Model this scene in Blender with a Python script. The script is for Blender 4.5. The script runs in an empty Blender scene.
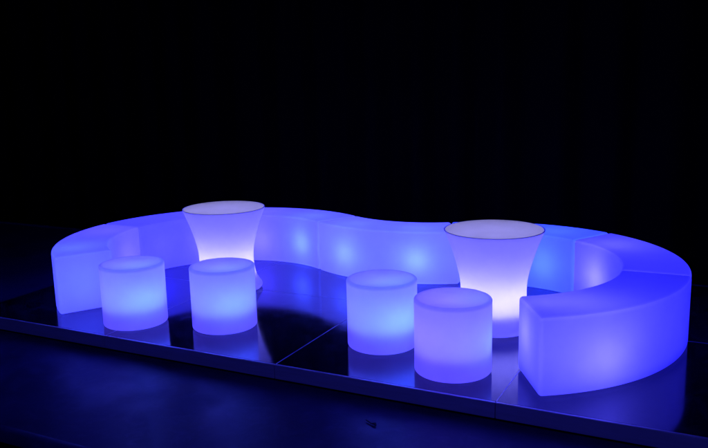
import bpy, bmesh, math, random
from mathutils import Vector, Matrix

random.seed(4)
scene = bpy.context.scene
COL = scene.collection
PI = math.pi
D = PI / 180

# ------------------------------------------------------------------ render
scene.render.engine = 'CYCLES'
scene.view_settings.view_transform = 'Standard'
scene.view_settings.look = 'None'
scene.view_settings.exposure = 0
scene.view_settings.gamma = 1
cy = scene.cycles
cy.use_denoising = True
try:
    cy.denoiser = 'OPENIMAGEDENOISE'
except Exception:
    pass
cy.max_bounces = 14
cy.diffuse_bounces = 6
cy.glossy_bounces = 5
cy.transmission_bounces = 10
cy.sample_clamp_indirect = 6
cy.use_adaptive_sampling = True
cy.adaptive_threshold = 0.008

# ------------------------------------------------------------------ helpers
def add(name, bm, mats, parent=None, smooth=True, sharp=40, weighted=False):
    """link a bmesh as ONE mesh object"""
    me = bpy.data.meshes.new(name)
    bmesh.ops.recalc_face_normals(bm, faces=bm.faces)
    if smooth:
        for f in bm.faces:
            f.smooth = True
        for e in bm.edges:
            if len(e.link_faces) == 2 and e.calc_face_angle(0) > sharp * D:
                e.smooth = False
    bm.to_mesh(me)
    bm.free()
    for m in (mats if isinstance(mats, (list, tuple)) else [mats]):
        me.materials.append(m)
    o = bpy.data.objects.new(name, me)
    COL.objects.link(o)
    if parent:
        o.parent = parent
    if weighted:
        md = o.modifiers.new('weighted normals', 'WEIGHTED_NORMAL')
        md.mode = 'FACE_AREA'; md.weight = 100; md.keep_sharp = True
    return o


def tag(o, label=None, cat=None, group=None, kind=None):
    if label: o['label'] = label
    if cat: o['category'] = cat
    if group: o['group'] = group
    if kind: o['kind'] = kind
    return o


def lathe(bm, prof, seg=96, mat=0):
    """prof: list of (radius, z), from the axis or a ring to the axis or a ring"""
    rings = []
    for r, z in prof:
        if r < 1e-5:
            rings.append([bm.verts.new((0, 0, z))])
        else:
            rings.append([bm.verts.new((r * math.cos(2 * PI * k / seg), r * math.sin(2 * PI * k / seg), z))
                          for k in range(seg)])
    for a, b in zip(rings, rings[1:]):
        for k in range(seg):
            k2 = (k + 1) % seg
            if len(a) == 1:
                f = bm.faces.new((a[0], b[k], b[k2]))
            elif len(b) == 1:
                f = bm.faces.new((a[k], a[k2], b[0]))
            else:
                f = bm.faces.new((a[k], a[k2], b[k2], b[k]))
            f.material_index = mat


def arc_pts(cr, cz, rad, a0, a1, n):
    return [(cr + rad * math.cos((a0 + (a1 - a0) * i / n) * D), cz + rad * math.sin((a0 + (a1 - a0) * i / n) * D))
            for i in range(n + 1)]


def box(bm, lo, hi, M=None, mat=0):
    v = [Vector((x, y, z)) for x in (lo[0], hi[0]) for y in (lo[1], hi[1]) for z in (lo[2], hi[2])]
    if M is not None:
        v = [M @ p for p in v]
    v = [bm.verts.new(p) for p in v]
    fs = []
    for q in ((0, 1, 3, 2), (4, 6, 7, 5), (0, 4, 5, 1), (2, 3, 7, 6), (0, 2, 6, 4), (1, 5, 7, 3)):
        f = bm.faces.new([v[i] for i in q]); f.material_index = mat; fs.append(f)
    return v, fs


def catmull(pts, n=8):
    out = []
    P = [pts[0]] + list(pts) + [pts[-1]]
    for i in range(1, len(P) - 2):
        p0, p1, p2, p3 = P[i - 1], P[i], P[i + 1], P[i + 2]
        for k in range(n):
            t = k / n
            out.append(tuple(0.5 * (2 * b + (c - a) * t + (2 * a - 5 * b + 4 * c - d) * t * t
                                    + (3 * b - a - 3 * c + d) * t ** 3)
                             for a, b, c, d in zip(p0, p1, p2, p3)))
    out.append(pts[-1])
    return out

# ------------------------------------------------------------------ materials
class N:
    def __init__(s, name):
        s.m = bpy.data.materials.new(name)
        s.m.use_nodes = True
        s.t = s.m.node_tree
        s.t.nodes.clear()
        s.out = s.new('ShaderNodeOutputMaterial')
    def new(s, kind, **kw):
        n = s.t.nodes.new(kind)
        for k, v in kw.items():
            if k in n.inputs.keys():
                n.inputs[k].default_value = v
            else:
                setattr(n, k, v)
        return n
    def link(s, a, b):
        s.t.links.new(a, b)


def m_shell(name, trans_col, diff_col, glow, glow_str, mix=0.38, rough=0.42, coat=0.5, lip=None):
    """matt rotomoulded translucent polyethylene, lit by the lamps inside it"""
    n = N(name)
    co = n.new('ShaderNodeTexCoord')
    ns = n.new('ShaderNodeTexNoise', Scale=5.0, Detail=4.0, Roughness=0.55)
    n.link(co.outputs['Object'], ns.inputs['Vector'])
    ramp = n.new('ShaderNodeMapRange')
    ramp.inputs['From Min'].default_value = 0.3
    ramp.inputs['From Max'].default_value = 0.7
    ramp.inputs['To Min'].default_value = 0.9
    ramp.inputs['To Max'].default_value = 1.0
    n.link(ns.outputs['Fac'], ramp.inputs['Value'])
    fac = ramp.outputs['Result']
    if lip:                                            # dimmer top rim painted into colour and glow, as if thicker there
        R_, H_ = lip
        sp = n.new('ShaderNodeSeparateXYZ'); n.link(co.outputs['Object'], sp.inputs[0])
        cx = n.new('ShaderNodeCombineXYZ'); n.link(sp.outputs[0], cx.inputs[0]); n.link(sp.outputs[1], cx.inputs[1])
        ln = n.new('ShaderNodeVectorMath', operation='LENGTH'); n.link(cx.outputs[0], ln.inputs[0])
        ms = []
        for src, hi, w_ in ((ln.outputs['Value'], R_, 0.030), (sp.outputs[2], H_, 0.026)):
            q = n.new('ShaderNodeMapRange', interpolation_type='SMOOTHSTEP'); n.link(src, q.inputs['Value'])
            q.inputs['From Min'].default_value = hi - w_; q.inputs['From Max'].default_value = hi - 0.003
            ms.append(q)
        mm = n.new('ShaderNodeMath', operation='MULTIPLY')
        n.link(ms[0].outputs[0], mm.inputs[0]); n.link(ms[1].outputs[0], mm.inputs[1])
        rim_dim = n.new('ShaderNodeMath', operation='MULTIPLY_ADD'); rim_dim.inputs[1].default_value = -0.36; rim_dim.inputs[2].default_value = 1.0
        n.link(mm.outputs[0], rim_dim.inputs[0])
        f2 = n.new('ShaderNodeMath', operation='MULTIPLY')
        n.link(fac, f2.inputs[0]); n.link(rim_dim.outputs[0], f2.inputs[1])
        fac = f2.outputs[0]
    def tinted(c):
        mx = n.new('ShaderNodeMix', data_type='RGBA', blend_type='MULTIPLY')
        mx.inputs[0].default_value = 1
        mx.inputs[6].default_value = (*c, 1)
        n.link(fac, mx.inputs[7])
        return mx.outputs[2]
    fine = n.new('ShaderNodeTexNoise', Scale=260.0, Detail=2.0)
    n.link(co.outputs['Object'], fine.inputs['Vector'])
    bump = n.new('ShaderNodeBump', Strength=0.08, Distance=0.001)
    n.link(fine.outputs['Fac'], bump.inputs['Height'])
    tr = n.new('ShaderNodeBsdfTranslucent'); n.link(tinted(trans_col), tr.inputs['Color'])
    df = n.new('ShaderNodeBsdfDiffuse'); n.link(tinted(diff_col), df.inputs['Color'])
    mx = n.new('ShaderNodeMixShader'); mx.inputs[0].default_value = mix
    n.link(tr.outputs[0], mx.inputs[1]); n.link(df.outputs[0], mx.inputs[2])
    gl = n.new('ShaderNodeBsdfGlossy', Roughness=rough)
    n.link(bump.outputs['Normal'], gl.inputs['Normal'])
    fr = n.new('ShaderNodeFresnel', IOR=1.4)
    fm = n.new('ShaderNodeMath', operation='MULTIPLY'); fm.inputs[1].default_value = coat
    n.link(fr.outputs[0], fm.inputs[0])
    m2 = n.new('ShaderNodeMixShader')
    n.link(fm.outputs[0], m2.inputs[0]); n.link(mx.outputs[0], m2.inputs[1]); n.link(gl.outputs[0], m2.inputs[2])
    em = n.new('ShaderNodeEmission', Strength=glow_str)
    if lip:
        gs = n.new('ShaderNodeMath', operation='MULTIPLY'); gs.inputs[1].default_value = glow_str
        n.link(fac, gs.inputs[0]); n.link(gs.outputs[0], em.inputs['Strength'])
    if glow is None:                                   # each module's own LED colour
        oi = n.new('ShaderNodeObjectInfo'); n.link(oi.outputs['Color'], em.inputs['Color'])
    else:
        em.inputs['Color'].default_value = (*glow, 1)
    ad = n.new('ShaderNodeAddShader')
    n.link(m2.outputs[0], ad.inputs[0]); n.link(em.outputs[0], ad.inputs[1])
    n.link(ad.outputs[0], n.out.inputs['Surface'])
    return n.m


def m_principled(name, base, rough, ior=1.45, spec_tint=(1, 1, 1), metallic=0.0,
                 noise=None, rough_var=0.0, base_var=0.0, bump=0.0, bump_scale=20.0, stretch=(1, 1, 1), spec=0.5, dust=None):
    n = N(name)
    co = n.new('ShaderNodeTexCoord')
    mp = n.new('ShaderNodeMapping'); mp.inputs['Scale'].default_value = stretch
    n.link(co.outputs['Object'], mp.inputs['Vector'])
    ns = n.new('ShaderNodeTexNoise', Scale=noise or 3.0, Detail=5.0, Roughness=0.6)
    n.link(mp.outputs[0], ns.inputs['Vector'])
    p = n.new('ShaderNodeBsdfPrincipled')
    p.inputs['Metallic'].default_value = metallic
    p.inputs['IOR'].default_value = ior
    p.inputs['Specular IOR Level'].default_value = spec
    p.inputs['Specular Tint'].default_value = (*spec_tint, 1)
    r = n.new('ShaderNodeMapRange')
    r.inputs['From Min'].default_value = 0.3; r.inputs['From Max'].default_value = 0.7
    r.inputs['To Min'].default_value = max(0.02, rough - rough_var); r.inputs['To Max'].default_value = rough + rough_var
    n.link(ns.outputs['Fac'], r.inputs['Value']); n.link(r.outputs['Result'], p.inputs['Roughness'])
    cr = n.new('ShaderNodeMix', data_type='RGBA')
    cr.inputs[6].default_value = (*[c * (1 - base_var) for c in base], 1)
    cr.inputs[7].default_value = (*[c * (1 + base_var) for c in base], 1)
    n.link(ns.outputs['Fac'], cr.inputs[0]); 
    col_out = cr.outputs[2]
    if dust:                                           # a thin patchy film of dust, smears and single specks
        d1 = n.new('ShaderNodeTexNoise', Scale=9.0, Detail=8.0, Roughness=0.7, Distortion=0.6)
        n.link(co.outputs['Object'], d1.inputs['Vector'])
        d2 = n.new('ShaderNodeTexNoise', Scale=150.0, Detail=2.0)
        n.link(co.outputs['Object'], d2.inputs['Vector'])
        a1 = n.new('ShaderNodeMapRange'); n.link(d1.outputs['Fac'], a1.inputs['Value'])
        a1.inputs['From Min'].default_value = 0.48; a1.inputs['From Max'].default_value = 0.80
        a1.inputs['To Max'].default_value = 0.55
        a2 = n.new('ShaderNodeMapRange'); n.link(d2.outputs['Fac'], a2.inputs['Value'])
        a2.inputs['From Min'].default_value = 0.70; a2.inputs['From Max'].default_value = 0.76
        sm = n.new('ShaderNodeMath', operation='MAXIMUM')
        n.link(a1.outputs[0], sm.inputs[0]); n.link(a2.outputs[0], sm.inputs[1])
        dm = n.new('ShaderNodeMix', data_type='RGBA')
        n.link(sm.outputs[0], dm.inputs[0]); n.link(col_out, dm.inputs[6]); dm.inputs[7].default_value = (*dust, 1)
        col_out = dm.outputs[2]
        ra = n.new('ShaderNodeMath', operation='MULTIPLY_ADD'); ra.inputs[1].default_value = 0.06
        n.link(sm.outputs[0], ra.inputs[0]); n.link(r.outputs['Result'], ra.inputs[2])
        n.link(ra.outputs[0], p.inputs['Roughness'])
    n.link(col_out, p.inputs['Base Color'])
    if bump:
        b = n.new('ShaderNodeTexNoise', Scale=bump_scale, Detail=3.0)
        n.link(mp.outputs[0], b.inputs['Vector'])
        bp = n.new('ShaderNodeBump', Strength=bump, Distance=0.01)
        n.link(b.outputs['Fac'], bp.inputs['Height']); n.link(bp.outputs['Normal'], p.inputs['Normal'])
    n.link(p.outputs[0], n.out.inputs['Surface'])
    return n.m


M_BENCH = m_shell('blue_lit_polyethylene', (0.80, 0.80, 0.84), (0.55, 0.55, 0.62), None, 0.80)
M_BENCH_TOP_SHADE = m_shell('bench_top_shaded', (0.58, 0.58, 0.64), (0.48, 0.48, 0.56), None, 0.72)  # same plastic, darkened: shade of the right bench tops painted in
M_BENCH_TOP_LIGHT = m_shell('bench_top_lightly_shaded', (0.68, 0.68, 0.74), (0.52, 0.52, 0.60), None, 0.85)  # bench plastic a little darker, shade of the tops put into its colour
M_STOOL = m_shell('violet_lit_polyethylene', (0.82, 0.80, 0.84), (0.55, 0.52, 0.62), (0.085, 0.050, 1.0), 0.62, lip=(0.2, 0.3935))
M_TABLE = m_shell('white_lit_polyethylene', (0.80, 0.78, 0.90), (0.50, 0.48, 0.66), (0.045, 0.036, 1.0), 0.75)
M_PLATE = m_shell('unseen_inner_tray', (0.60, 0.60, 0.66), (0.7, 0.7, 0.7), (0.1, 0.1, 1.0), 0.0, mix=0.55)
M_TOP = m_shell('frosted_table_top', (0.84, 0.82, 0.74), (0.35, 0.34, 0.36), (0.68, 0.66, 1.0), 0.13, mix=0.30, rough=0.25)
M_RIM = m_principled('grey_rim_gasket', (0.52, 0.52, 0.62), 0.35)
M_STAGE = m_principled('black_gloss_stage_panel', (0.004, 0.004, 0.014), 0.10, ior=1.6, spec_tint=(0.5, 0.5, 1.0),
                       noise=2.2, rough_var=0.03, base_var=0.3, bump=0.012, bump_scale=1.6, dust=(0.05, 0.05, 0.09))
M_TRIM = m_principled('brushed_stage_edge', (0.46, 0.45, 0.60), 0.36, metallic=0.30, noise=6, rough_var=0.08,
                      base_var=0.25, stretch=(1, 12, 12))
M_LOWER = m_principled('blue_black_lower_deck', (0.026, 0.026, 0.115), 0.48, spec_tint=(0.35, 0.35, 0.8), noise=2.3,
                       rough_var=0.12, base_var=0.75, bump=0.16, bump_scale=5.0, spec=0.4, dust=(0.10, 0.10, 0.22))
M_FLOOR = m_principled('black_hall_floor', (0.004, 0.004, 0.006), 0.6, noise=2, rough_var=0.1, spec=0.15)
M_CURTAIN = m_principled('black_drape', (0.0017, 0.0017, 0.0026), 0.9, noise=4, base_var=0.3, spec=0.05)
M_SCRAP = m_principled('dark_scrap', (0.02, 0.02, 0.05), 0.6, noise=30, base_var=0.3, spec=0.2)

# ------------------------------------------------------------------ camera
F_PX, PITCH, ROLL, CAM_H = 771.908, 0.1918, -0.0244, 1.5268
fw = Vector((0, math.cos(PITCH), -math.sin(PITCH)))
r0 = Vector((1, 0, 0)); u0 = r0.cross(fw)
rt = r0 * math.cos(ROLL) + u0 * math.sin(ROLL)
up = rt.cross(fw)
cam_d = bpy.data.cameras.new('camera')
cam = bpy.data.objects.new('camera', cam_d); COL.objects.link(cam)
cam_d.sensor_fit = 'HORIZONTAL'; cam_d.sensor_width = 36.0
cam_d.lens = F_PX / 708 * 36.0
cam_d.clip_start = 0.05; cam_d.clip_end = 200
Mc = Matrix((rt, up, -fw)).transposed().to_4x4()
Mc.translation = Vector((0, 0, CAM_H))
cam.matrix_world = Mc
scene.camera = cam

# ------------------------------------------------------------------ world: a blacked-out room
w = bpy.data.worlds.new('World'); scene.world = w; w.use_nodes = True
w.node_tree.nodes['Background'].inputs[0].default_value = (0.02, 0.02, 0.06, 1)
w.node_tree.nodes['Background'].inputs[1].default_value = 0.012

# ------------------------------------------------------------------ the setting
E0 = Vector((-0.44, 3.951, 0.0))                       # a panel corner on the front edge of the stage
EA = Vector((0.892, -0.452, 0.0)).normalized()         # along the front edge
EN = Vector((-EA.y, EA.x, 0.0))                        # away from the camera
MS = Matrix((EA, EN, Vector((0, 0, 1)))).transposed().to_4x4()
MS.translation = E0
PAN = 1.22

# stage: eight gloss black panels, two rows of four
bm = bmesh.new()
for i in range(-2, 2):
    for j in range(2):
        g = 0.0022
        b2 = bmesh.new()
        box(b2, (i * PAN + g, j * PAN + g, -0.022), ((i + 1) * PAN - g, (j + 1) * PAN - g, 0.0))
        bmesh.ops.bevel(b2, geom=[e for e in b2.edges if all(v.co.z > -0.001 for v in e.verts)],
                        offset=0.0012, segments=2, affect='EDGES', profile=0.5)
        tmp = bpy.data.meshes.new('tmp'); b2.to_mesh(tmp); b2.free()
        bm.from_mesh(tmp); bpy.data.meshes.remove(tmp)
stage = add('stage_floor', bm, M_STAGE, smooth=False)
stage.matrix_world = MS
tag(stage, kind='structure')

# thin metal strips in the panel joints
bm = bmesh.new()
for j in range(1, 2):
    box(bm, (-2 * PAN, j * PAN - 0.0020, -0.02), (2 * PAN, j * PAN + 0.0020, 0.0008))
for i in range(-1, 2):
    for j in range(2):
        box(bm, (i * PAN - 0.0020, j * PAN + (0.0021 if j else 0), -0.02), (i * PAN + 0.0020, (j + 1) * PAN - (0 if j else 0.0021), 0.0008))
sj = add('stage_joint_strip', bm, M_TRIM, smooth=False); sj.matrix_world = MS
tag(sj, kind='structure')

# aluminium edging of the stage: a nosing and a face on every side, a plinth set back under it
bm = bmesh.new()
X0, X1, Y0, Y1 = -2 * PAN, 2 * PAN, 0.0, 2 * PAN
def edging(lo, hi, bev=0.0045):
    b2 = bmesh.new()
    box(b2, lo, hi)
    bmesh.ops.bevel(b2, geom=list(b2.edges), offset=bev, segments=2, affect='EDGES', profile=0.5)
    tmp = bpy.data.meshes.new('tmp'); b2.to_mesh(tmp); b2.free()
    bm.from_mesh(tmp); bpy.data.meshes.remove(tmp)
T = 0.020
for i in range(-2, 2):
    edging((i * PAN + 0.001, -T, -0.078), ((i + 1) * PAN - 0.001, -0.0015, 0.0025))
edge = add('stage_edge', bm, M_TRIM, weighted=True)
edge.matrix_world = MS
tag(edge, kind='structure')

bm = bmesh.new()
box(bm, (X0, Y1 + 0.001, -0.078), (X1, Y1 + T, -0.0005))
box(bm, (X0 - T, Y0, -0.078), (X0 - 0.001, Y1 + T, -0.0005))
box(bm, (X1 + 0.001, Y0, -0.078), (X1 + T, Y1 + T, -0.0005))
bedge = add('stage_back_edge', bm, M_FLOOR, smooth=False); bedge.matrix_world = MS
tag(bedge, kind='structure')

bm = bmesh.new()
box(bm, (X0 + 0.03, Y0 + 0.03, -0.099), (X1 - 0.03, Y1 - 0.03, -0.024))
plinth = add('stage_plinth', bm, M_FLOOR, smooth=False); plinth.matrix_world = MS
tag(plinth, kind='structure')

# the lower deck round the stage, ending in front in a step down
bm = bmesh.new()
LZ = -0.10
LY0, LY1 = -1.02, 2.78
xs = [-9.6 + 1.2 * k for k in range(17)]
box(bm, (xs[0], LY0 + 0.03, LZ - 0.03), (xs[-1], LY1, LZ))
lower = add('lower_deck', bm, M_LOWER, smooth=False); lower.matrix_world = MS
tag(lower, kind='structure')
bm = bmesh.new()
for a, b in zip(xs[::2], xs[2::2]):
    edging((a + 0.001, LY0 - 0.02, LZ - 0.06), (b - 0.001, LY0 + 0.0285, LZ + 0.003))
    edging((a + 0.001, LY1 + 0.0015, LZ - 0.06), (b - 0.001, LY1 + 0.03, LZ + 0.02))
le = add('lower_deck_edge', bm, M_LOWER); le.matrix_world = MS
tag(le, kind='structure')

# hall floor, and the black drape behind
bm = bmesh.new()
bm.faces.new([bm.verts.new(p) for p in ((-40, -20, -0.34), (40, -20, -0.34), (40, 40, -0.34), (-40, 40, -0.34))])
fl = add('floor', bm, M_FLOOR, smooth=False); tag(fl, kind='structure')

bm = bmesh.new()
nx = 620
cols = []
for k in range(nx + 1):
    x = -13 + 26 * k / nx
    ph = x * 2 * PI / 0.46 + 0.9 * math.sin(x * 1.7) + 0.5 * math.sin(x * 4.1 + 1)
    amp = 0.055 + 0.025 * math.sin(x * 0.9 + 2)
    col = []
    for z, s in ((-0.33, 1.15), (0.6, 1.0), (2.2, 0.9), (4.2, 0.75), (6.0, 0.6)):
        y = LY1 + 0.50 + s * amp * (math.sin(ph) + 0.25 * math.sin(2 * ph + 0.6)) + 0.012 * math.sin(x * 7 + z * 1.3)
        col.append(bm.verts.new((x + 0.02 * math.cos(ph) * s, y, z)))
    cols.append(col)
for a, b in zip(cols, cols[1:]):
    for q in range(4):
        bm.faces.new((a[q], b[q], b[q + 1], a[q + 1]))
cu = add('backdrop', bm, M_CURTAIN, sharp=180); cu.matrix_world = MS
tag(cu, kind='structure')

# ------------------------------------------------------------------ lamps inside the furniture
def lamp(parent, loc, power, col, size=0.035):
    d = bpy.data.lights.new('led_lamp', 'POINT')
    d.energy = power; d.color = col; d.shadow_soft_size = size
    o = bpy.data.objects.new('led_lamp', d); COL.objects.link(o)
    o.parent = parent; o.location = loc
    return o

CYAN = (0.030, 0.068, 1.0)
AZUR = (0.018, 0.050, 1.0)
BLUE = (0.012, 0.011, 1.0)
VIOL = (0.046, 0.038, 1.0)
PALE = (0.100, 0.090, 1.0)

# an added, unseen blue wash in front of the stage: it lights the stage edge and the lower deck
wd = bpy.data.lights.new('added_wash', 'AREA')
wd.shape = 'RECTANGLE'; wd.size = 4.0; wd.size_y = 0.8
wd.energy = 36; wd.color = (0.07, 0.07, 1.0)
wl = bpy.data.objects.new('added_wash', wd); COL.objects.link(wl)
wl.location = (-1.2, 0.3, 2.9)
wl.rotation_euler = (Vector((-0.6, 3.6, 0.0)) - wl.location).to_track_quat('-Z', 'Y').to_euler()

# ------------------------------------------------------------------ curved bench modules
RI, RO, BH = 0.800, 1.173, 0.398
GAP = 0.0022
PLATE_Z = 0.085

def bench_mesh(cx, cyy, a0, a1):
    """sixty degree ring module about its own centre; mesh kept in coordinates of that centre"""
    n = 44
    lo, hi = min(a0, a1), max(a0, a1)
    ga = GAP / ((RI + RO) / 2)
    lo += ga; hi -= ga
    bm = bmesh.new()
    secs = []
    for k in range(n + 1):
        a = lo + (hi - lo) * k / n
        c, s = math.cos(a), math.sin(a)
        secs.append([bm.verts.new((r * c, r * s, z)) for r, z in ((RI, 0.004), (RO, 0.004), (RO, BH), (RI, BH))])
    for A, B in zip(secs, secs[1:]):
        for q in range(4):
            bm.faces.new((A[q], A[(q + 1) % 4], B[(q + 1) % 4], B[q]))
    bm.faces.new(secs[0]); bm.faces.new(list(reversed(secs[-1])))
    bmesh.ops.recalc_face_normals(bm, faces=bm.faces)
    # soften every edge of the moulding, not the facets of its sweep
    sharp = [e for e in bm.edges if len(e.link_faces) == 2 and e.calc_face_angle(0) > 60 * D]
    bmesh.ops.bevel(bm, geom=sharp, offset=0.021, segments=5, affect='EDGES', profile=0.5)
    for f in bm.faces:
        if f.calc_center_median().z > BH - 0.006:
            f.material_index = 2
    # unseen inner tray, put in to shade the foot of the shell
    ins = 0.085
    pl = []
    for k in range(n + 1):
        a = lo + 0.10 + (hi - lo - 0.20) * k / n
        pl.append([bm.verts.new((r * math.cos(a), r * math.sin(a), PLATE_Z)) for r in (RI + ins, RO - ins)])
    for A, B in zip(pl, pl[1:]):
        f = bm.faces.new((A[0], A[1], B[1], B[0])); f.material_index = 1
    return bm

#        centre            angles               kind
ARCS = [(-0.9661, 5.5378, 3.7017, 2.6545), (-0.9661, 5.5378, 2.6545, 1.6073), (-0.9661, 5.5378, 1.6073, 0.5601),
        (0.6924, 6.6059, 3.7258, 4.7730),
        (0.8024, 4.6362, 1.6218, 0.5746), (0.8024, 4.6362, 0.5746, -0.4726), (0.7847, 4.5930, -0.4320, -1.5154)]
BENCH_LABELS = [
    'glowing violet curved bench module with its free end behind the leftmost stool',
    'blue glowing curved bench module between the free-ended left module and the back table',
    'violet glowing curved bench module right of the back table, rounding forward to the S bend',
    'bench module that curves the opposite way in the middle of the S, behind two stools',
    'brighter sky blue curved bench module just right of the front table',
    'deep blue curved bench module at the far right turn, between sky blue and free-ended modules',
    'largest looking curved bench module with its free end face toward the front table',
]
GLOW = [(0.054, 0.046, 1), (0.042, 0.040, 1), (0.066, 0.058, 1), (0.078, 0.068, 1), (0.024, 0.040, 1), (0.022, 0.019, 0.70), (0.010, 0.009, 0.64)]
GROUP_B = 'glowing curved bench modules joined into an S'
# per module: (fraction along, radial position, height, power, colour)
BL = [
    [(0.22, 0.62, 0.19, 3.0, CYAN), (0.80, 0.42, 0.19, 2.6, VIOL)],
    [(0.25, 0.45, 0.18, 2.6, BLUE), (0.75, 0.42, 0.18, 3.4, VIOL)],
    [(0.25, 0.40, 0.18, 2.8, VIOL), (0.74, 0.30, 0.19, 3.0, CYAN)],
    [(0.26, 0.68, 0.19, 3.0, CYAN), (0.74, 0.70, 0.19, 3.4, CYAN)],
    [(0.25, 0.44, 0.19, 3.0, AZUR), (0.72, 0.42, 0.19, 4.0, AZUR)],
    [(0.26, 0.36, 0.18, 2.6, PALE), (0.80, 0.50, 0.17, 0.5, BLUE)],
    [(0.26, 0.50, 0.17, 0.4, BLUE), (0.72, 0.54, 0.17, 2.5, PALE), (0.90, 0.36, 0.25, 1.0, PALE)],
]
for i, (cx, cyy, a0, a1) in enumerate(ARCS):
    o = add('curved_bench', bench_mesh(cx, cyy, a0, a1), [M_BENCH, M_PLATE, M_BENCH_TOP_SHADE if i > 4 else M_BENCH_TOP_LIGHT], sharp=70, weighted=True)
    o.location = (cx, cyy, 0)
    tag(o, BENCH_LABELS[i], 'bench', GROUP_B)
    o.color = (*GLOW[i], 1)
    for fr, rad, z, pw, colr in BL[i]:
        a = a0 + (a1 - a0) * fr
        if i == 3:
            r = RI + (RO - RI) * rad
        else:
            r = RI + (RO - RI) * rad
        lamp(o, (r * math.cos(a), r * math.sin(a), z), pw * 2.0, colr, 0.06)

# ------------------------------------------------------------------ cylinder stools
def stool_mesh(R=0.2, H=0.3935):
    bm = bmesh.new()
    prof = [(0.0, 0.004), (0.10, 0.004)]
    prof += arc_pts(R - 0.016, 0.020, 0.016, -90, 0, 6)
    prof += [(R - 0.0005, 0.12), (R, 0.25)]
    prof += arc_pts(R - 0.011, H - 0.011, 0.011, 0, 90, 6)
    prof += [(R - 0.020, H - 0.0008), (R - 0.030, H - 0.004), (0.10, H - 0.0055), (0.0, H - 0.006)]
    lathe(bm, prof)
    lathe(bm, [(0.0, 0.14), (0.145, 0.14), (0.155, 0.125)], mat=1)  # unseen inner disc, sized to darken the stool's lower band
    return bm

STOOLS = [((-1.4103, 4.7441), 'violet glowing cylinder stool in front of the free left end of the bench'),
          ((-0.8211, 4.6248), 'glowing cylinder stool standing in front of the back table'),
          ((0.1482, 4.2206), 'glowing cylinder stool with a cyan patch, half tucked behind the largest stool'),
          ((0.4964, 3.8028), 'largest looking glowing violet cylinder stool, in front of the front table')]
# inside each stool: (cyan lamp x, y, its power, power of the violet lamp)
STOOL_LAMPS = [(0.050, -0.066, 5.0, 2.3), (0.038, -0.074, 4.6, 2.4), (0.046, -0.072, 5.6, 2.1), (0.105, -0.022, 2.8, 3.7)]
done = []
first = None
for (x, y), lab in STOOLS:
    if first is None:
        first = add('cylinder_stool', stool_mesh(), [M_STOOL, M_PLATE], sharp=50); o = first
    else:
        o = first.copy(); COL.objects.link(o)
    o.location = (x, y, 0)
    tag(o, lab, 'stool', 'glowing cylinder stools')
    dx, dy, pc, pv = STOOL_LAMPS[len(done)]
    done.append(o)
    lamp(o, (dx, dy, 0.195), pc, (0.022, 0.098, 1.0), 0.07)
    lamp(o, (-0.25 * dx, -0.02, 0.215), pv, (0.084, 0.056, 1.0), 0.05)

# ------------------------------------------------------------------ flared tables
TH = 0.6
def table_body():
    bm = bmesh.new()
    side = catmull([(0.236, 0.004), (0.249, 0.012), (0.253, 0.030), (0.236, 0.058), (0.214, 0.10), (0.201, 0.16), (0.197, 0.22),
                    (0.202, 0.30), (0.225, 0.40), (0.257, 0.50), (0.286, 0.575), (0.2945, 0.595)], 6)
    prof = [(0.0, 0.004), (0.12, 0.004)] + side
    prof += [(0.2962, 0.5992), (0.2945, 0.6015), (0.2895, 0.6018), (0.2880, 0.594)]
    lathe(bm, prof)
    lathe(bm, [(0.0, 0.135), (0.145, 0.135), (0.155, 0.120)], mat=1)  # unseen inner disc, set to keep lamp light off the table's foot
    return bm

def rim_mesh():
    bm = bmesh.new()
    lathe(bm, [(0.2950, 0.5990), (0.2964, 0.6000), (0.2968, 0.6016), (0.2960, 0.6030), (0.2945, 0.6034),
               (0.2925, 0.6032), (0.2915, 0.6022)])
    return bm

def top_mesh():
    bm = bmesh.new()
    lathe(bm, [(0.0, 0.5985), (0.2875, 0.5985), (0.2895, 0.6022), (0.286, 0.6035), (0.0, 0.6035)])
    return bm

TABLES = [((-0.9392, 5.5101), 'flared glowing white cocktail table at the back, behind a stool inside the left bend'),
          ((0.8329, 4.5016), 'flared glowing white cocktail table at the front, beside the free end of the right bench')]
tfirst = None
for (x, y), lab in TABLES:
    root = bpy.data.objects.new('flared_table', None); COL.objects.link(root)
    root.location = (x, y, 0)
    tag(root, lab, 'table', 'glowing flared tables')
    if tfirst is None:
        tfirst = [add('table_body', table_body(), [M_TABLE, M_PLATE], root, sharp=50),
                  add('rim', rim_mesh(), M_RIM, root), add('table_top', top_mesh(), M_TOP, root)]
    else:
        for ch in tfirst:
            c = ch.copy(); COL.objects.link(c); c.parent = root
    lamp(root, (0.0, 0.0, 0.20), 8.5, (0.28, 0.265, 1.0), 0.05)

# ------------------------------------------------------------------ the scrap on the lower deck
bm = bmesh.new()
pts = [(-0.038, 0.004, 0.006), (-0.020, 0.000, 0.007), (0.004, -0.003, 0.004), (0.024, 0.002, 0.009), (0.038, -0.004, 0.005)]
rad = [0.004, 0.006, 0.004, 0.010, 0.005]
rings = []
for (px, py, pz), rr in zip(pts, rad):
    rings.append([bm.verts.new((px, py + rr * math.cos(t * PI / 4), pz + 0.5 * rr * math.sin(t * PI / 4))) for t in range(8)])
for a, b in zip(rings, rings[1:]):
    for k in range(8):
        bm.faces.new((a[k], a[(k + 1) % 8], b[(k + 1) % 8], b[k]))
bm.faces.new(rings[0]); bm.faces.new(list(reversed(rings[-1])))
sc = add('scrap', bm, M_SCRAP)
sc.location = (0.057, 3.405, LZ + 0.001); sc.rotation_euler = (0, 0, -0.85)
tag(sc, 'small dark scrap lying on the lower deck in front of the stage edge', 'scrap')
